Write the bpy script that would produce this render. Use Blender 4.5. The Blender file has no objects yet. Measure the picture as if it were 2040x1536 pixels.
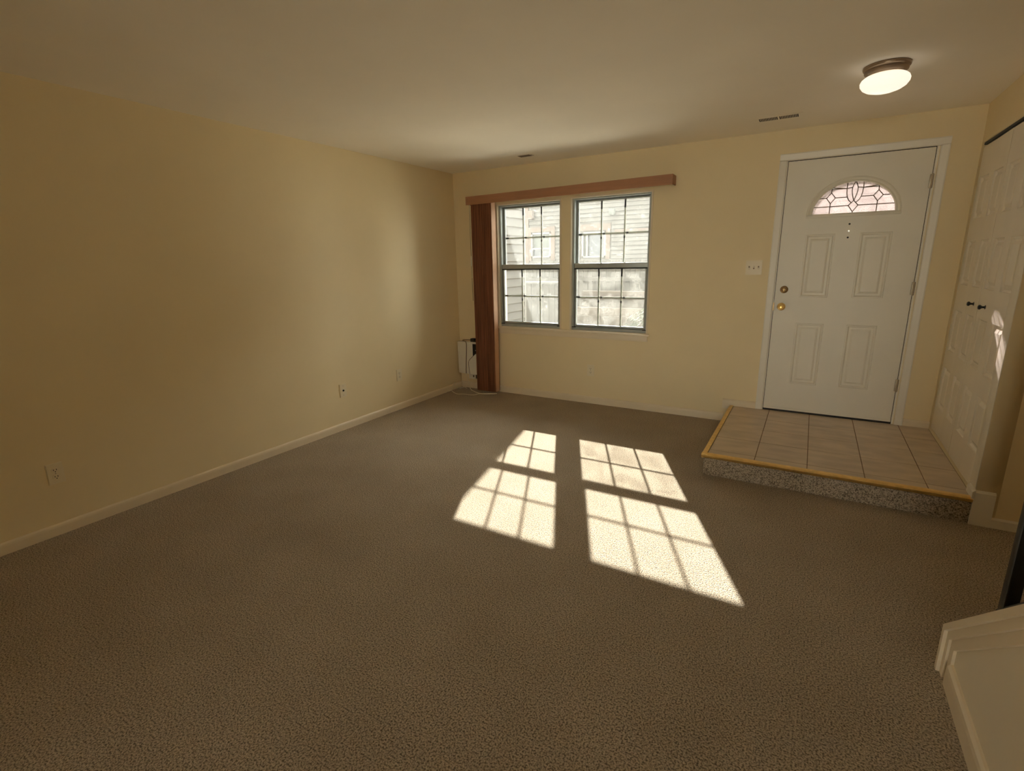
import bpy, bmesh, math, random
from mathutils import Vector, Matrix
random.seed(7)
SC = bpy.context.scene
COL = SC.collection

# ------------------------------------------------------------------ camera
F_PX = 994.87
cam_d = bpy.data.cameras.new('camera'); cam = bpy.data.objects.new('camera', cam_d); COL.objects.link(cam)
cam_d.sensor_fit = 'HORIZONTAL'; cam_d.sensor_width = 36.0; cam_d.lens = F_PX / 2040 * 36.0
cam_d.clip_start = 0.02; cam_d.clip_end = 200
YAW, PITCH, ROLL = 0.5374, 0.2419, -0.0201
_f = Vector((-math.sin(YAW) * math.cos(PITCH), math.cos(YAW) * math.cos(PITCH), -math.sin(PITCH)))
_r = Vector((math.cos(YAW), math.sin(YAW), 0)); _u = _r.cross(_f)
_r2 = _r * math.cos(ROLL) + _u * math.sin(ROLL); _u2 = -_r * math.sin(ROLL) + _u * math.cos(ROLL)
M = Matrix((_r2, _u2, -_f)).transposed().to_4x4(); M.translation = (3.5719, -4.7957, 1.4641)
cam.matrix_world = M
SC.camera = cam

# ------------------------------------------------------------------ light
SUN_STRENGTH, SKY_STRENGTH, EXPOSURE = 17.0, 7.5, 0.50
world = bpy.data.worlds.new('sky'); SC.world = world; world.use_nodes = True
bg = world.node_tree.nodes['Background']
bg.inputs['Color'].default_value = (1.0, 0.95, 0.83, 1); bg.inputs['Strength'].default_value = SKY_STRENGTH
sun_d = bpy.data.lights.new('sun', 'SUN'); sun = bpy.data.objects.new('sun', sun_d); COL.objects.link(sun)
sun_d.energy = SUN_STRENGTH; sun_d.color = (1.0, 0.96, 0.87); sun_d.angle = math.radians(0.55)
sun.rotation_euler = Vector((0.631, -1.376, -1.0)).to_track_quat('-Z', 'Y').to_euler()
sun.location = (-6, 12, 12)

vs = SC.view_settings
vs.view_transform = 'Standard'; vs.look = 'None'; vs.gamma = 1.0; vs.use_curve_mapping = False
vs.exposure = EXPOSURE
try:
    cy = SC.cycles
    cy.max_bounces = 14; cy.diffuse_bounces = 10; cy.glossy_bounces = 4; cy.transparent_max_bounces = 12
    cy.caustics_reflective = False; cy.caustics_refractive = False
    cy.sample_clamp_indirect = 8.0
    cy.use_denoising = True
except Exception:
    pass

# ------------------------------------------------------------------ dimensions
H = 2.43; W = 4.462; XE = 5.12; YB = -11.0
PX, PD, PH = 3.045, 1.342, 0.152          # entry platform
WL = (0.575, 1.320, 0.765, 2.058); WR = (1.440, 2.235, 0.765, 2.064)   # window openings x0 x1 z0 z1
DX0, DX1, DZ0, DZ1 = 3.308, 4.222, 0.166, 2.194

# ------------------------------------------------------------------ helpers
MATS = {}
def nodes_of(m):
    m.use_nodes = True
    nt = m.node_tree; return nt, nt.nodes, nt.links
def mat(name, col, rough=0.6, metal=0.0, var=0.0, vscale=8.0, bump=0.0, bscale=60.0, spec=0.5, bdist=0.002, stretch=None, col2=None):
    m = bpy.data.materials.new(name); nt, N, L = nodes_of(m)
    b = N['Principled BSDF']
    b.inputs['Base Color'].default_value = (*col, 1); b.inputs['Roughness'].default_value = rough
    b.inputs['Metallic'].default_value = metal; b.inputs['Specular IOR Level'].default_value = spec
    tc = N.new('ShaderNodeTexCoord'); mp = N.new('ShaderNodeMapping'); L.new(tc.outputs['Object'], mp.inputs['Vector'])
    if stretch: mp.inputs['Scale'].default_value = stretch
    n = N.new('ShaderNodeTexNoise'); n.inputs['Scale'].default_value = vscale; n.inputs['Detail'].default_value = 5
    L.new(mp.outputs['Vector'], n.inputs['Vector'])
    r = N.new('ShaderNodeValToRGB'); c2 = col2 or tuple(c * (1 - var) for c in col); c1 = tuple(min(1, c * (1 + var * .5)) for c in col)
    r.color_ramp.elements[0].position = 0.35; r.color_ramp.elements[1].position = 0.65
    r.color_ramp.elements[0].color = (*c2, 1); r.color_ramp.elements[1].color = (*c1, 1)
    L.new(n.outputs['Fac'], r.inputs['Fac']); L.new(r.outputs['Color'], b.inputs['Base Color'])
    if bump:
        n2 = N.new('ShaderNodeTexNoise'); n2.inputs['Scale'].default_value = bscale; n2.inputs['Detail'].default_value = 3
        L.new(mp.outputs['Vector'], n2.inputs['Vector'])
        bp = N.new('ShaderNodeBump'); bp.inputs['Strength'].default_value = bump; bp.inputs['Distance'].default_value = bdist
        L.new(n2.outputs['Fac'], bp.inputs['Height']); L.new(bp.outputs['Normal'], b.inputs['Normal'])
    MATS[name] = m; return m

mat('wall_paint', (0.83, 0.712, 0.47), 0.55, var=0.02, vscale=2.5, bump=0.12, bscale=220, spec=0.3)
mat('ceiling_paint', (0.92, 0.87, 0.77), 0.75, var=0.02, vscale=2, bump=0.15, bscale=180, spec=0.2)
mat('stair_paint', (0.82, 0.75, 0.60), 0.5, var=0.02, vscale=2.5, bump=0.1, bscale=200, spec=.3)
mat('trim_paint', (0.80, 0.70, 0.53), 0.38, var=0.02, vscale=5, bump=0.03, bscale=80)
mat('white_paint', (0.82, 0.79, 0.71), 0.35, var=0.02, vscale=4, bump=0.03, bscale=120)
mat('door_paint', (0.80, 0.77, 0.68), 0.40, var=0.02, vscale=4, bump=0.04, bscale=150)
mat('bifold_paint', (0.84, 0.80, 0.72), 0.26, var=0.02, vscale=4, bump=0.10, bscale=90, stretch=(1, 1, .12))
mat('aluminium', (0.42, 0.46, 0.46), 0.42, metal=0.35, var=0.06, vscale=20)
mat('gasket', (0.035, 0.038, 0.04), 0.6)
mat('muntin_white', (0.72, 0.73, 0.68), 0.45, var=0.03)
def thin_vinyl(m):
    nt, N, L = nodes_of(m); tl = N.new('ShaderNodeBsdfTranslucent'); tl.inputs['Color'].default_value = (.7, .72, .66, 1)
    mx = N.new('ShaderNodeMixShader'); mx.inputs[0].default_value = .13
    L.new(N['Principled BSDF'].outputs[0], mx.inputs[1]); L.new(tl.outputs[0], mx.inputs[2]); L.new(mx.outputs[0], N['Material Output'].inputs['Surface'])
thin_vinyl(MATS['muntin_white'])
mat('plate_plastic', (0.82, 0.73, 0.54), 0.35, var=0.02)
mat('white_plastic', (0.80, 0.77, 0.68), 0.35, var=0.03)
mat('dark_slot', (0.012, 0.010, 0.008), 0.6)
mat('black_plastic', (0.015, 0.015, 0.017), 0.4)
mat('brass', (0.90, 0.64, 0.25), 0.34, metal=1.0, var=0.1, vscale=30)
mat('antique_brass', (0.30, 0.20, 0.10), 0.35, metal=1.0, var=0.2, vscale=40)
mat('bronze', (0.30, 0.22, 0.15), 0.38, metal=0.8, var=0.1)
mat('hinge_metal', (0.45, 0.38, 0.28), 0.4, metal=0.8)
mat('lead_came', (0.16, 0.12, 0.07), 0.4, metal=0.6)
mat('tile', (0.62, 0.51, 0.40), 0.30, var=0.14, vscale=5, bump=0.05, bscale=40, stretch=(1, 2.5, 1))
mat('grout', (0.25, 0.175, 0.105), 0.9, var=0.15)
mat('valance_vinyl', (0.42, 0.205, 0.105), 0.45, var=0.08, vscale=6, stretch=(1, 1, 8))
mat('slat_wood', (0.50, 0.225, 0.125), 0.42, var=0.3, vscale=40, stretch=(3, 3, 0.05), col2=(0.24, 0.10, 0.06))
mat('slat_lit', (0.66, 0.40, 0.25), 0.5, var=0.08, vscale=10)  # paler slat colour with the window light on the last slat put in
mat('black_metal', (0.010, 0.012, 0.014), 0.35, metal=0.2)
mat('cord_white', (0.80, 0.74, 0.58), 0.5)
mat('cord_brown', (0.11, 0.07, 0.035), 0.5)
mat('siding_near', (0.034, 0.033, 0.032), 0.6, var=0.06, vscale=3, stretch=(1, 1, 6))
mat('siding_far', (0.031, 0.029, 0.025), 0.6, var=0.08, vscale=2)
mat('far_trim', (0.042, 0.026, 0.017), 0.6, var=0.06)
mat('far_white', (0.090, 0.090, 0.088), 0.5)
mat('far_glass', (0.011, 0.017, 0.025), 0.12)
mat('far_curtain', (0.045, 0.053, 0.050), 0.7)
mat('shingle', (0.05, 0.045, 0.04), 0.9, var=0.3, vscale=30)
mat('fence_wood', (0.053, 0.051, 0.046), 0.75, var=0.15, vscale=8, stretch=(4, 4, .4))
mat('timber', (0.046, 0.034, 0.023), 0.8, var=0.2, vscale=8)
mat('paving', (0.70, 0.66, 0.58), 0.85, var=0.2, vscale=3, bump=0.3, bscale=40)
mat('soil_and_gap_shade', (0.045, 0.037, 0.028), 0.95, var=0.4, vscale=12)
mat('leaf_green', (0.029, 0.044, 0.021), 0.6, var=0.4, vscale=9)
mat('twig', (0.05, 0.03, 0.02), 0.8)

def carpet_mat(name):
    m = bpy.data.materials.new(name); nt, N, L = nodes_of(m); b = N['Principled BSDF']
    b.inputs['Roughness'].default_value = 1.0; b.inputs['Specular IOR Level'].default_value = 0.05
    try: b.inputs['Sheen Weight'].default_value = 0.15
    except KeyError: pass
    tc = N.new('ShaderNodeTexCoord')
    v = N.new('ShaderNodeTexVoronoi'); v.inputs['Scale'].default_value = 190; v.inputs['Randomness'].default_value = 1
    n = N.new('ShaderNodeTexNoise'); n.inputs['Scale'].default_value = 170; n.inputs['Detail'].default_value = 3; n.inputs['Roughness'].default_value = .6
    n3 = N.new('ShaderNodeTexNoise'); n3.inputs['Scale'].default_value = 3; n3.inputs['Detail'].default_value = 4
    for x in (v, n, n3): L.new(tc.outputs['Object'], x.inputs['Vector'])
    r = N.new('ShaderNodeValToRGB'); r.color_ramp.elements[0].position = .36; r.color_ramp.elements[1].position = .58
    r.color_ramp.elements[0].color = (0.12, 0.092, 0.063, 1); r.color_ramp.elements[1].color = (0.60, 0.50, 0.378, 1)
    L.new(n.outputs['Fac'], r.inputs['Fac'])
    mx = N.new('ShaderNodeMix'); mx.data_type = 'RGBA'; mx.blend_type = 'MULTIPLY'; mx.inputs['Factor'].default_value = 1
    r2 = N.new('ShaderNodeValToRGB'); r2.color_ramp.elements[0].position = .35; r2.color_ramp.elements[1].position = .7
    r2.color_ramp.elements[0].color = (.90, .89, .87, 1); r2.color_ramp.elements[1].color = (1, 1, 1, 1)
    L.new(n3.outputs['Fac'], r2.inputs['Fac'])
    L.new(r.outputs['Color'], mx.inputs['A']); L.new(r2.outputs['Color'], mx.inputs['B'])
    L.new(mx.outputs['Result'], b.inputs['Base Color'])
    ad = N.new('ShaderNodeMath'); ad.operation = 'MULTIPLY_ADD'; ad.inputs[1].default_value = -1.1
    L.new(v.outputs['Distance'], ad.inputs[0]); L.new(n.outputs['Fac'], ad.inputs[2])
    bp = N.new('ShaderNodeBump'); bp.inputs['Strength'].default_value = 0.6; bp.inputs['Distance'].default_value = 0.008
    L.new(ad.outputs[0], bp.inputs['Height']); L.new(bp.outputs['Normal'], b.inputs['Normal'])
    MATS[name] = m
carpet_mat('carpet')

def glass_mat(name, haze=0.08, speck=0.25, sscale=260, lo=.5, hi=.62, streak=0.15, tcol=(.92, .93, .90), ccol=(.97, .985, .98)):
    """thin window glass: clear + a little gloss, with dirt that scatters daylight (translucent)."""
    m = bpy.data.materials.new(name); nt, N, L = nodes_of(m); N.remove(N['Principled BSDF']); out = N['Material Output']
    tr = N.new('ShaderNodeBsdfTransparent'); tr.inputs['Color'].default_value = (*ccol, 1)
    gl = N.new('ShaderNodeBsdfGlossy'); gl.inputs['Roughness'].default_value = .03
    fr = N.new('ShaderNodeFresnel'); fr.inputs['IOR'].default_value = 1.3
    m1 = N.new('ShaderNodeMixShader'); L.new(fr.outputs[0], m1.inputs[0]); L.new(tr.outputs[0], m1.inputs[1]); L.new(gl.outputs[0], m1.inputs[2])
    tl = N.new('ShaderNodeBsdfTranslucent'); tl.inputs['Color'].default_value = (*tcol, 1)
    tc = N.new('ShaderNodeTexCoord'); mp = N.new('ShaderNodeMapping'); L.new(tc.outputs['Object'], mp.inputs['Vector'])
    mp.inputs['Scale'].default_value = (1, 1, 1.6)
    n = N.new('ShaderNodeTexNoise'); n.inputs['Scale'].default_value = sscale; n.inputs['Detail'].default_value = 2
    L.new(mp.outputs['Vector'], n.inputs['Vector'])
    r = N.new('ShaderNodeMapRange'); r.inputs['From Min'].default_value = lo; r.inputs['From Max'].default_value = hi
    r.inputs['To Min'].default_value = 0; r.inputs['To Max'].default_value = speck; L.new(n.outputs['Fac'], r.inputs['Value'])
    # larger smears modulate the specks
    n2 = N.new('ShaderNodeTexNoise'); n2.inputs['Scale'].default_value = 5.5; n2.inputs['Detail'].default_value = 6; n2.inputs['Distortion'].default_value = 1.2
    L.new(tc.outputs['Object'], n2.inputs['Vector'])
    r2 = N.new('ShaderNodeMapRange'); r2.inputs['From Min'].default_value = .42; r2.inputs['From Max'].default_value = .62; L.new(n2.outputs['Fac'], r2.inputs['Value'])
    mu = N.new('ShaderNodeMath'); mu.operation = 'MULTIPLY'; L.new(r.outputs[0], mu.inputs[0]); L.new(r2.outputs[0], mu.inputs[1])
    n4 = N.new('ShaderNodeTexNoise'); n4.inputs['Scale'].default_value = 24; n4.inputs['Detail'].default_value = 5; n4.inputs['Distortion'].default_value = 2.5
    L.new(tc.outputs['Object'], n4.inputs['Vector'])
    r4 = N.new('ShaderNodeMapRange'); r4.inputs['From Min'].default_value = .60; r4.inputs['From Max'].default_value = .70; r4.inputs['To Max'].default_value = streak
    L.new(n4.outputs['Fac'], r4.inputs['Value'])
    s1 = N.new('ShaderNodeMath'); s1.operation = 'ADD'; L.new(mu.outputs[0], s1.inputs[0]); L.new(r4.outputs[0], s1.inputs[1])
    s2 = N.new('ShaderNodeMath'); s2.operation = 'ADD'; s2.use_clamp = True; s2.inputs[1].default_value = haze; L.new(s1.outputs[0], s2.inputs[0])
    m2 = N.new('ShaderNodeMixShader'); L.new(s2.outputs[0], m2.inputs[0]); L.new(m1.outputs[0], m2.inputs[1]); L.new(tl.outputs[0], m2.inputs[2])
    L.new(m2.outputs[0], out.inputs['Surface']); MATS[name] = m
glass_mat('glass_clear', 0.04, 0.05, streak=.09, tcol=(.62, .64, .63))
glass_mat('glass_dusty', 0.08, 0.36, 150, .49, .57, streak=.05, tcol=(.24, .24, .23))
glass_mat('glass_leaded', 0.25, 0.45, 120, .40, .60, streak=.3, tcol=(.24, .215, .215), ccol=(.78, .72, .72))

def lamp_glass():
    m = bpy.data.materials.new('lamp_glass'); nt, N, L = nodes_of(m); b = N['Principled BSDF']
    b.inputs['Base Color'].default_value = (.9, .87, .8, 1); b.inputs['Roughness'].default_value = .25
    b.inputs['Emission Color'].default_value = (1, .90, .76, 1); b.inputs['Emission Strength'].default_value = LAMP
    n = N.new('ShaderNodeTexNoise'); n.inputs['Scale'].default_value = 5
    r = N.new('ShaderNodeMapRange'); r.inputs['To Min'].default_value = .2; r.inputs['To Max'].default_value = .3
    L.new(n.outputs['Fac'], r.inputs['Value']); L.new(r.outputs[0], b.inputs['Roughness']); MATS['lamp_glass'] = m
LAMP = 0.66
lamp_glass()

def link(name, me, m, parent=None):
    o = bpy.data.objects.new(name, me); COL.objects.link(o)
    if m:
        if isinstance(m, str): m = [m]
        for k in m: me.materials.append(MATS[k])
    if parent is not None:
        o.parent = parent; o.matrix_parent_inverse = parent_inv(parent)
    return o
def parent_inv(p):
    # things are Empties at their base; parts are modelled in world coordinates
    return Matrix.Translation(-Vector(p.location)) if p.type == 'EMPTY' else Matrix.Identity(4)
def mk(name, bm, m, parent=None, smooth=False):
    me = bpy.data.meshes.new(name)
    bmesh.ops.recalc_face_normals(bm, faces=bm.faces[:])
    bm.to_mesh(me); bm.free()
    if smooth:
        for p in me.polygons: p.use_smooth = True
        try: me.set_sharp_from_angle(angle=math.radians(35))
        except Exception: pass
    return link(name, me, m, parent)
def thing(name, loc, label, cat, group=None, kind=None):
    o = bpy.data.objects.new(name, None); COL.objects.link(o); o.location = loc; o.empty_display_size = .1
    tag(o, label, cat, group, kind); return o
def tag(o, label, cat, group=None, kind=None):
    o['label'] = label; o['category'] = cat
    if group: o['group'] = group
    if kind: o['kind'] = kind
    return o
def box(bm, x0, x1, y0, y1, z0, z1, bev=0.0, seg=2):
    vs_ = [bm.verts.new((x, y, z)) for x in (x0, x1) for y in (y0, y1) for z in (z0, z1)]
    fs = []
    for a in ((0, 1, 3, 2), (4, 6, 7, 5), (0, 4, 5, 1), (2, 3, 7, 6), (0, 2, 6, 4), (1, 5, 7, 3)):
        fs.append(bm.faces.new([vs_[i] for i in a]))
    if bev:
        ed = {e for f in fs for e in f.edges}
        bmesh.ops.bevel(bm, geom=list(ed), offset=bev, segments=seg, affect='EDGES', profile=.5)
def bx(name, dims, m, parent=None, bev=0.0, seg=2):
    bm = bmesh.new(); box(bm, *dims, bev=bev, seg=seg); return mk(name, bm, m, parent, smooth=bev > 0)
def prism(bm, poly, fn, w0, w1):
    """poly in (u,v); fn(u,v,w)->xyz"""
    a = [bm.verts.new(fn(u, v, w0)) for u, v in poly]; b = [bm.verts.new(fn(u, v, w1)) for u, v in poly]
    bm.faces.new(a); bm.faces.new(b[::-1]); n = len(poly)
    for i in range(n): bm.faces.new([a[i], a[(i + 1) % n], b[(i + 1) % n], b[i]])
def pr(name, poly, fn, w0, w1, m, parent=None, smooth=False):
    bm = bmesh.new(); prism(bm, poly, fn, w0, w1); return mk(name, bm, m, parent, smooth)
def plate(name, outer, holes, fn, w0, w1, m, parent=None):
    """flat slab with holes, from a filled 2D curve"""
    cu = bpy.data.curves.new('tmp', 'CURVE'); cu.dimensions = '2D'; cu.fill_mode = 'BOTH'; cu.extrude = 0.5
    for lp in [outer] + holes:
        s = cu.splines.new('POLY'); s.points.add(len(lp) - 1); s.use_cyclic_u = True
        for p, (u, v) in zip(s.points, lp): p.co = (u, v, 0, 1)
    ob = bpy.data.objects.new('tmp', cu); COL.objects.link(ob)
    dg = bpy.context.evaluated_depsgraph_get(); me = bpy.data.meshes.new_from_object(ob.evaluated_get(dg))
    bpy.data.objects.remove(ob); bpy.data.curves.remove(cu)
    bm = bmesh.new(); bm.from_mesh(me); bpy.data.meshes.remove(me)
    bmesh.ops.remove_doubles(bm, verts=bm.verts[:], dist=1e-5)
    for v in bm.verts: v.co = Vector(fn(v.co.x, v.co.y, w0 if v.co.z < 0 else w1))
    return mk(name, bm, m, parent)
def rect(x0, x1, z0, z1): return [(x0, z0), (x1, z0), (x1, z1), (x0, z1)]
def smooth_path(pts, n=8):
    P = [Vector(p) for p in pts]; out = []
    for i in range(len(P) - 1):
        a = P[max(i - 1, 0)]; b = P[i]; c = P[i + 1]; d = P[min(i + 2, len(P) - 1)]
        for k in range(n):
            t = k / n
            out.append(.5 * ((2 * b) + (c - a) * t + (2 * a - 5 * b + 4 * c - d) * t * t + (3 * b - a - 3 * c + d) * t ** 3))
    out.append(P[-1]); return out
def tube(bm, pts, r, seg=8):
    rings = []; up = Vector((0, 0, 1))
    for i, p in enumerate(pts):
        t = (pts[min(i + 1, len(pts) - 1)] - pts[max(i - 1, 0)]).normalized()
        a = t.cross(up if abs(t.z) < .95 else Vector((1, 0, 0))).normalized(); b = t.cross(a).normalized()
        rr = r[i] if isinstance(r, list) else r
        rings.append([bm.verts.new(p + (a * math.cos(2 * math.pi * k / seg) + b * math.sin(2 * math.pi * k / seg)) * rr) for k in range(seg)])
    for i in range(len(rings) - 1):
        for k in range(seg): bm.faces.new([rings[i][k], rings[i][(k + 1) % seg], rings[i + 1][(k + 1) % seg], rings[i + 1][k]])
    bm.faces.new(rings[0][::-1]); bm.faces.new(rings[-1])
def tb(name, pts, r, m, parent=None, seg=8, n=8):
    bm = bmesh.new(); tube(bm, smooth_path(pts, n) if n > 1 else [Vector(p) for p in pts], r, seg); return mk(name, bm, m, parent, True)
def lathe(name, prof, fn, m, parent=None, seg=32):
    """prof: (r,h) ; fn(a,b,h)->xyz"""
    bm = bmesh.new(); rings = []
    for r, h in prof:
        if r < 1e-6: rings.append([bm.verts.new(fn(0, 0, h))])
        else: rings.append([bm.verts.new(fn(r * math.cos(2 * math.pi * k / seg), r * math.sin(2 * math.pi * k / seg), h)) for k in range(seg)])
    for A, B in zip(rings, rings[1:]):
        for k in range(seg):
            a0, a1, b0, b1 = A[k % len(A)], A[(k + 1) % len(A)], B[k % len(B)], B[(k + 1) % len(B)]
            f = [a0, a1, b1, b0]; g = []
            for x in f:
                if x not in g: g.append(x)
            if len(g) > 2: bm.faces.new(g)
    return mk(name, bm, m, parent, True)
def nested(name, x0, x1, z0, z1, steps, fn, m, parent=None):
    """moulded panel: loops (inset, height) from the rim to the field"""
    bm = bmesh.new(); prev = None
    for ins, h in steps:
        cur = [bm.verts.new(fn(u, v, h)) for u, v in rect(x0 + ins, x1 - ins, z0 + ins, z1 - ins)]
        if prev:
            for i in range(4): bm.faces.new([prev[i], prev[(i + 1) % 4], cur[(i + 1) % 4], cur[i]])
        prev = cur
    bm.faces.new(prev); return mk(name, bm, m, parent)
def copy_part(o, parent, dv):
    c = o.copy(); COL.objects.link(c); c.parent = parent; c.matrix_parent_inverse = o.matrix_parent_inverse.copy(); c.location = o.location + Vector(dv); return c
XZ = lambda y0, s=-1: (lambda u, v, w: (u, y0 + s * w, v))       # plane facing -y, w toward the room
S = 'structure'

# ------------------------------------------------------------------ room shell
tag(bx('floor', (-.16, XE, YB, .02, -.12, 0), 'carpet'), 'beige cut-pile carpet covering the living room floor', 'carpet', kind=S)
cg = bx('ceiling', (-.16, XE + .16, YB - .16, .16, H, H + .2), 'ceiling_paint')
tag(cg, 'flat off-white painted ceiling over the room', 'ceiling', kind=S)
tag(bx('wall_left', (-.16, 0, YB, .0, -.12, H), 'wall_paint'), 'long bare cream wall beside the blind stack', 'wall', kind=S)
wf = plate('wall_front', rect(-.16, XE + .16, -.12, H),
           [rect(*WL), rect(*WR), rect(DX0 - .016, DX1 + .016, PH - .003, DZ1 + .018)], XZ(0), 0, -.16, 'wall_paint')
tag(wf, 'cream wall holding the two windows and the entry door', 'wall', kind=S)
RW = (2.10, 4.60, .04, 2.09)
tag(plate('wall_back', rect(-.16, XE + .16, -.12, H), [rect(*RW)], XZ(YB), 0, .16, 'wall_paint'), 'cream rear wall behind the viewer', 'wall', kind=S)
tag(bx('wall_right', (XE, XE + .16, YB, .0, -.12, H), 'wall_paint'), 'cream wall on the far side of the stairs', 'wall', kind=S)
OY0, OY1, OZ1 = -.020, -1.232, 2.185        # bifold opening
wc = plate('wall_closet', rect(0, PD, 0.0, H), [rect(-OY0, -OY1, .152, OZ1)], lambda u, v, w: (W + w, -u, v), 0, .10, 'wall_paint')
tag(wc, 'cream closet wall around the folding doors beside the entry', 'wall', kind=S)
tag(bx('wall_closet_end', (W + .10, XE, -PD, -PD + .10, 0, H), 'wall_paint'), 'narrow shaded closet end wall next to the entry step', 'wall', kind=S)

tag(bx('wall_light_block', (0, 2.0, -6.35, -6.2, 0, H), 'wall_paint'), 'unseen cream partition added behind the viewer to shield the left wall from rear light', 'wall', kind=S)  # added out of view to keep rear daylight off the left wall

def base_profile(h, t): return [(0, 0), (t, 0), (t, h * .72), (t * .85, h * .88), (t * .45, h * .98), (0, h)]
BBH, BBT = .066, .014
tag(pr('baseboard_left', base_profile(BBH, BBT), lambda u, v, w: (u, w, v), YB, -.001, 'trim_paint'), 'cream baseboard along the long left wall', 'baseboard', kind=S)
tag(pr('baseboard_front', base_profile(.073, BBT), lambda u, v, w: (w, -u, v), .001, 2.985, 'trim_paint'), 'cream baseboard below the windows', 'baseboard', kind=S)
def step_base(name, x0, x1, label):
    return tag(pr(name, [(0, PH - .005), (BBT, PH - .005), (BBT, PH + .042), (BBT * .5, PH + .052), (0, PH + .055)], lambda u, v, w: (w, -u, v), x0, x1, 'trim_paint'), label, 'baseboard', kind=S)
bm = bmesh.new(); prism(bm, [(0, PH - .03), (BBT, PH - .03), (BBT, PH + .046), (BBT * .5, PH + .056), (0, PH + .060)], lambda u, v, w: (w, -u, v), 2.972, 3.246)
tag(mk('baseboard_entry', bm, 'trim_paint'), 'short raised baseboard between entry step edge and door casing', 'baseboard', kind=S)
step_base('baseboard_corner', 4.298, W, 'short baseboard in the corner between entry door and folding doors')
bm = bmesh.new()
prism(bm, [(0, .0), (BBT, .0), (BBT, .190), (BBT * .5, .198), (0, .202)], lambda u, v, w: (w, -PD - u, v), W - .004, W + .085)
prism(bm, [(0, 0), (BBT * .8, 0), (BBT * .8, .048), (0, .058)], lambda u, v, w: (w, -PD - u, v), W + .085, XE)
prism(bm, [(0, PH), (BBT, PH), (BBT, .190), (BBT * .5, .198), (0, .202)], lambda u, v, w: (W - u, w, v), -PD - BBT, OY1 - .004)
tag(mk('baseboard_closet', bm, 'white_paint'), 'white stepped baseboard wrapping the closet end wall', 'baseboard', kind=S)

# ------------------------------------------------------------------ entry step with tiles
es = thing('entry_platform', (PX, -PD, 0), 'raised entry step with beige floor tiles and brass edge', 'entry step', kind=S)
bm = bmesh.new(); box(bm, PX + .004, W, -PD + .004, 0, 0, PH - .012, .004)
mk('carpet_riser', bm, 'carpet', es)
bx('grout_bed', (PX + .02, W, -PD + .02, 0, PH - .012, PH - .0014), 'grout', es)
xs = [PX + .022, 3.360, 3.665, 3.970, 4.272, W]
ys = [-.0, -.322, -.625, -.925, -1.232, -PD + .024]
G = .0050
for i in range(5):
    for j in range(5):
        a, b = xs[i] + G / 2, xs[i + 1] - G / 2; c, d = ys[j + 1] + G / 2, ys[j] - G / 2
        dz = random.uniform(-.0004, .0004)
        bx('tile', (a, b, c, d, PH - .008, PH + dz), 'tile', es, bev=.0012, seg=1)
# brass edging: half-round nosing on the front and the side
def nosing(r0):
    return [(0, -.024), (.006, -.024), (.012, -.016), (.013, -.004), (.008, .004), (-.002, .0065), (-.022, .0055), (-.022, .001), (0, .001)]
pr('brass_edge', [(-a + 0, b + PH) for a, b in nosing(0)][::-1], lambda u, v, w: (w, -PD + u, v), PX - .012, W, 'brass', es, True)
pr('brass_edge', [(-a + 0, b + PH) for a, b in nosing(0)][::-1], lambda u, v, w: (PX + u, w, v), -PD - .010, -.002, 'brass', es, True)

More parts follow.
